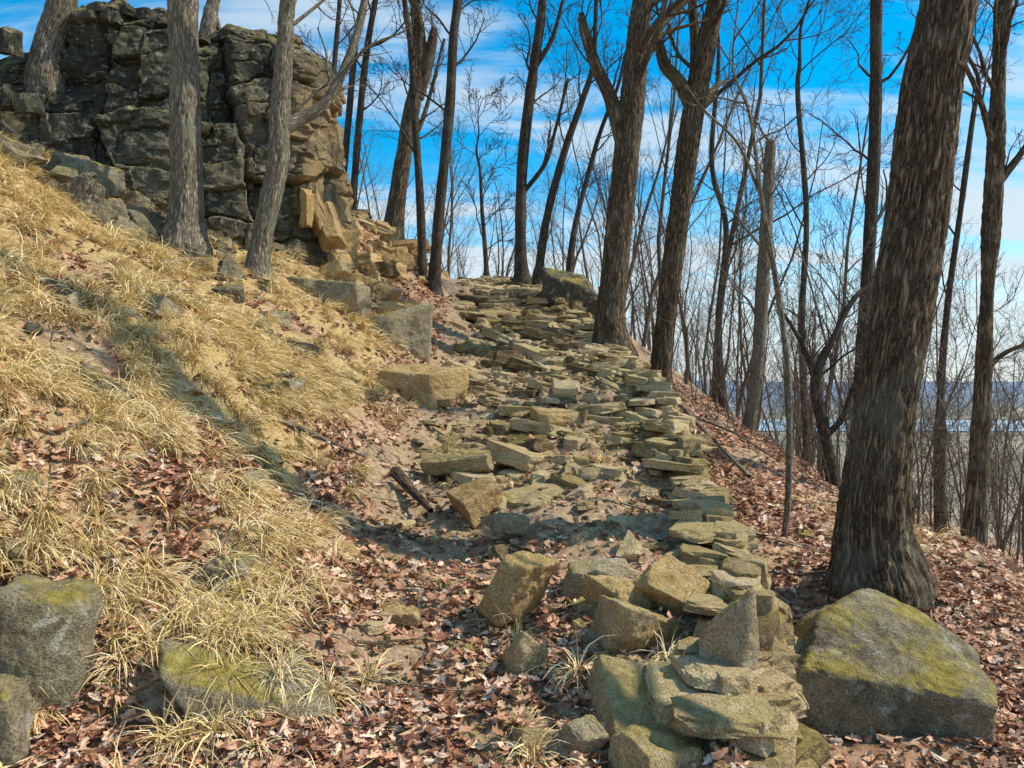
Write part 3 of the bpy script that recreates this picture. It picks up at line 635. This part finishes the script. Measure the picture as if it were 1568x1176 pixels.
# ---------------------------------------------------------------- light
EL,AZ=46.,85.   # azimuth clockwise from +Y
sd=Vector((math.sin(d2(AZ))*math.cos(d2(EL)),math.cos(d2(AZ))*math.cos(d2(EL)),math.sin(d2(EL))))
sl=bpy.data.lights.new('sun','SUN');sl.energy=5;sl.angle=d2(.5);sl.color=(1,.92,.77)
so=bpy.data.objects.new('sun',sl);so.rotation_euler=sd.to_track_quat('Z','Y').to_euler();bpy.context.scene.collection.objects.link(so)
w=bpy.data.worlds.new('World');bpy.context.scene.world=w;w.use_nodes=True;nt_=w.node_tree;N_=nt_.nodes;bg=N_['Background']
sk=N_.new('ShaderNodeTexSky');sk.sky_type='NISHITA';sk.sun_disc=False;sk.sun_elevation=d2(EL);sk.sun_rotation=d2(AZ);sk.air_density=1.0;sk.dust_density=.2;sk.ozone_density=2.0
hs=N_.new('ShaderNodeHueSaturation');hs.inputs['Saturation'].default_value=1.6;hs.inputs['Value'].default_value=1.4;hs.inputs['Hue'].default_value=.487
nt_.links.new(sk.outputs[0],hs.inputs['Color'])
tc=N_.new('ShaderNodeTexCoord');sp=N_.new('ShaderNodeSeparateXYZ');nt_.links.new(tc.outputs['Generated'],sp.inputs[0])
def mth(op,a,b):
    n=N_.new('ShaderNodeMath');n.operation=op
    for i,v in enumerate((a,b)):
        if isinstance(v,(int,float)): n.inputs[i].default_value=v
        else: nt_.links.new(v,n.inputs[i])
    return n.outputs[0]
zz_=mth('ADD',mth('MAXIMUM',sp.outputs[2],0.),.22)
cb=N_.new('ShaderNodeCombineXYZ');nt_.links.new(mth('DIVIDE',sp.outputs[0],zz_),cb.inputs[0]);nt_.links.new(mth('DIVIDE',sp.outputs[1],zz_),cb.inputs[1])
mp=N_.new('ShaderNodeMapping');mp.inputs['Scale'].default_value=(.9,3.0,1);mp.inputs['Rotation'].default_value=(0,0,.25);mp.inputs['Location'].default_value=(.7,.3,0);nt_.links.new(cb.outputs[0],mp.inputs[0])
nz_=N_.new('ShaderNodeTexNoise');nz_.inputs['Scale'].default_value=1.2;nz_.inputs['Detail'].default_value=8;nz_.inputs['Roughness'].default_value=.58;nz_.inputs['Distortion'].default_value=.4;nt_.links.new(mp.outputs[0],nz_.inputs['Vector'])
mr=N_.new('ShaderNodeMapRange');mr.interpolation_type='SMOOTHSTEP';mr.inputs[1].default_value=.43;mr.inputs[2].default_value=.62;nt_.links.new(nz_.outputs['Fac'],mr.inputs[0])
lo=N_.new('ShaderNodeMapRange');lo.interpolation_type='SMOOTHSTEP';lo.inputs[1].default_value=.28;lo.inputs[2].default_value=.0;lo.inputs[3].default_value=0;lo.inputs[4].default_value=.85;nt_.links.new(sp.outputs[2],lo.inputs[0])
fc_=mth('MINIMUM',mth('ADD',mth('MULTIPLY',mr.outputs[0],.75),lo.outputs[0]),.92)
mx=N_.new('ShaderNodeMix');mx.data_type='RGBA';nt_.links.new(fc_,mx.inputs[0]);nt_.links.new(hs.outputs[0],mx.inputs[6]);mx.inputs[7].default_value=(4.9,5.6,6.0,1)
nt_.links.new(mx.outputs[2],bg.inputs[0]);bg.inputs[1].default_value=.15
# ---------------------------------------------------------------- camera
cam=bpy.data.cameras.new('camera');cam.lens=28;cam.sensor_width=36;cam.clip_end=20000;cam.clip_start=.05
co=bpy.data.objects.new('camera',cam);co.location=(0,0,1.6);co.rotation_euler=(math.pi/2,0,0);bpy.context.scene.collection.objects.link(co);bpy.context.scene.camera=co
vs=bpy.context.scene.view_settings;vs.view_transform='Standard';vs.look='None';vs.exposure=0;vs.gamma=1
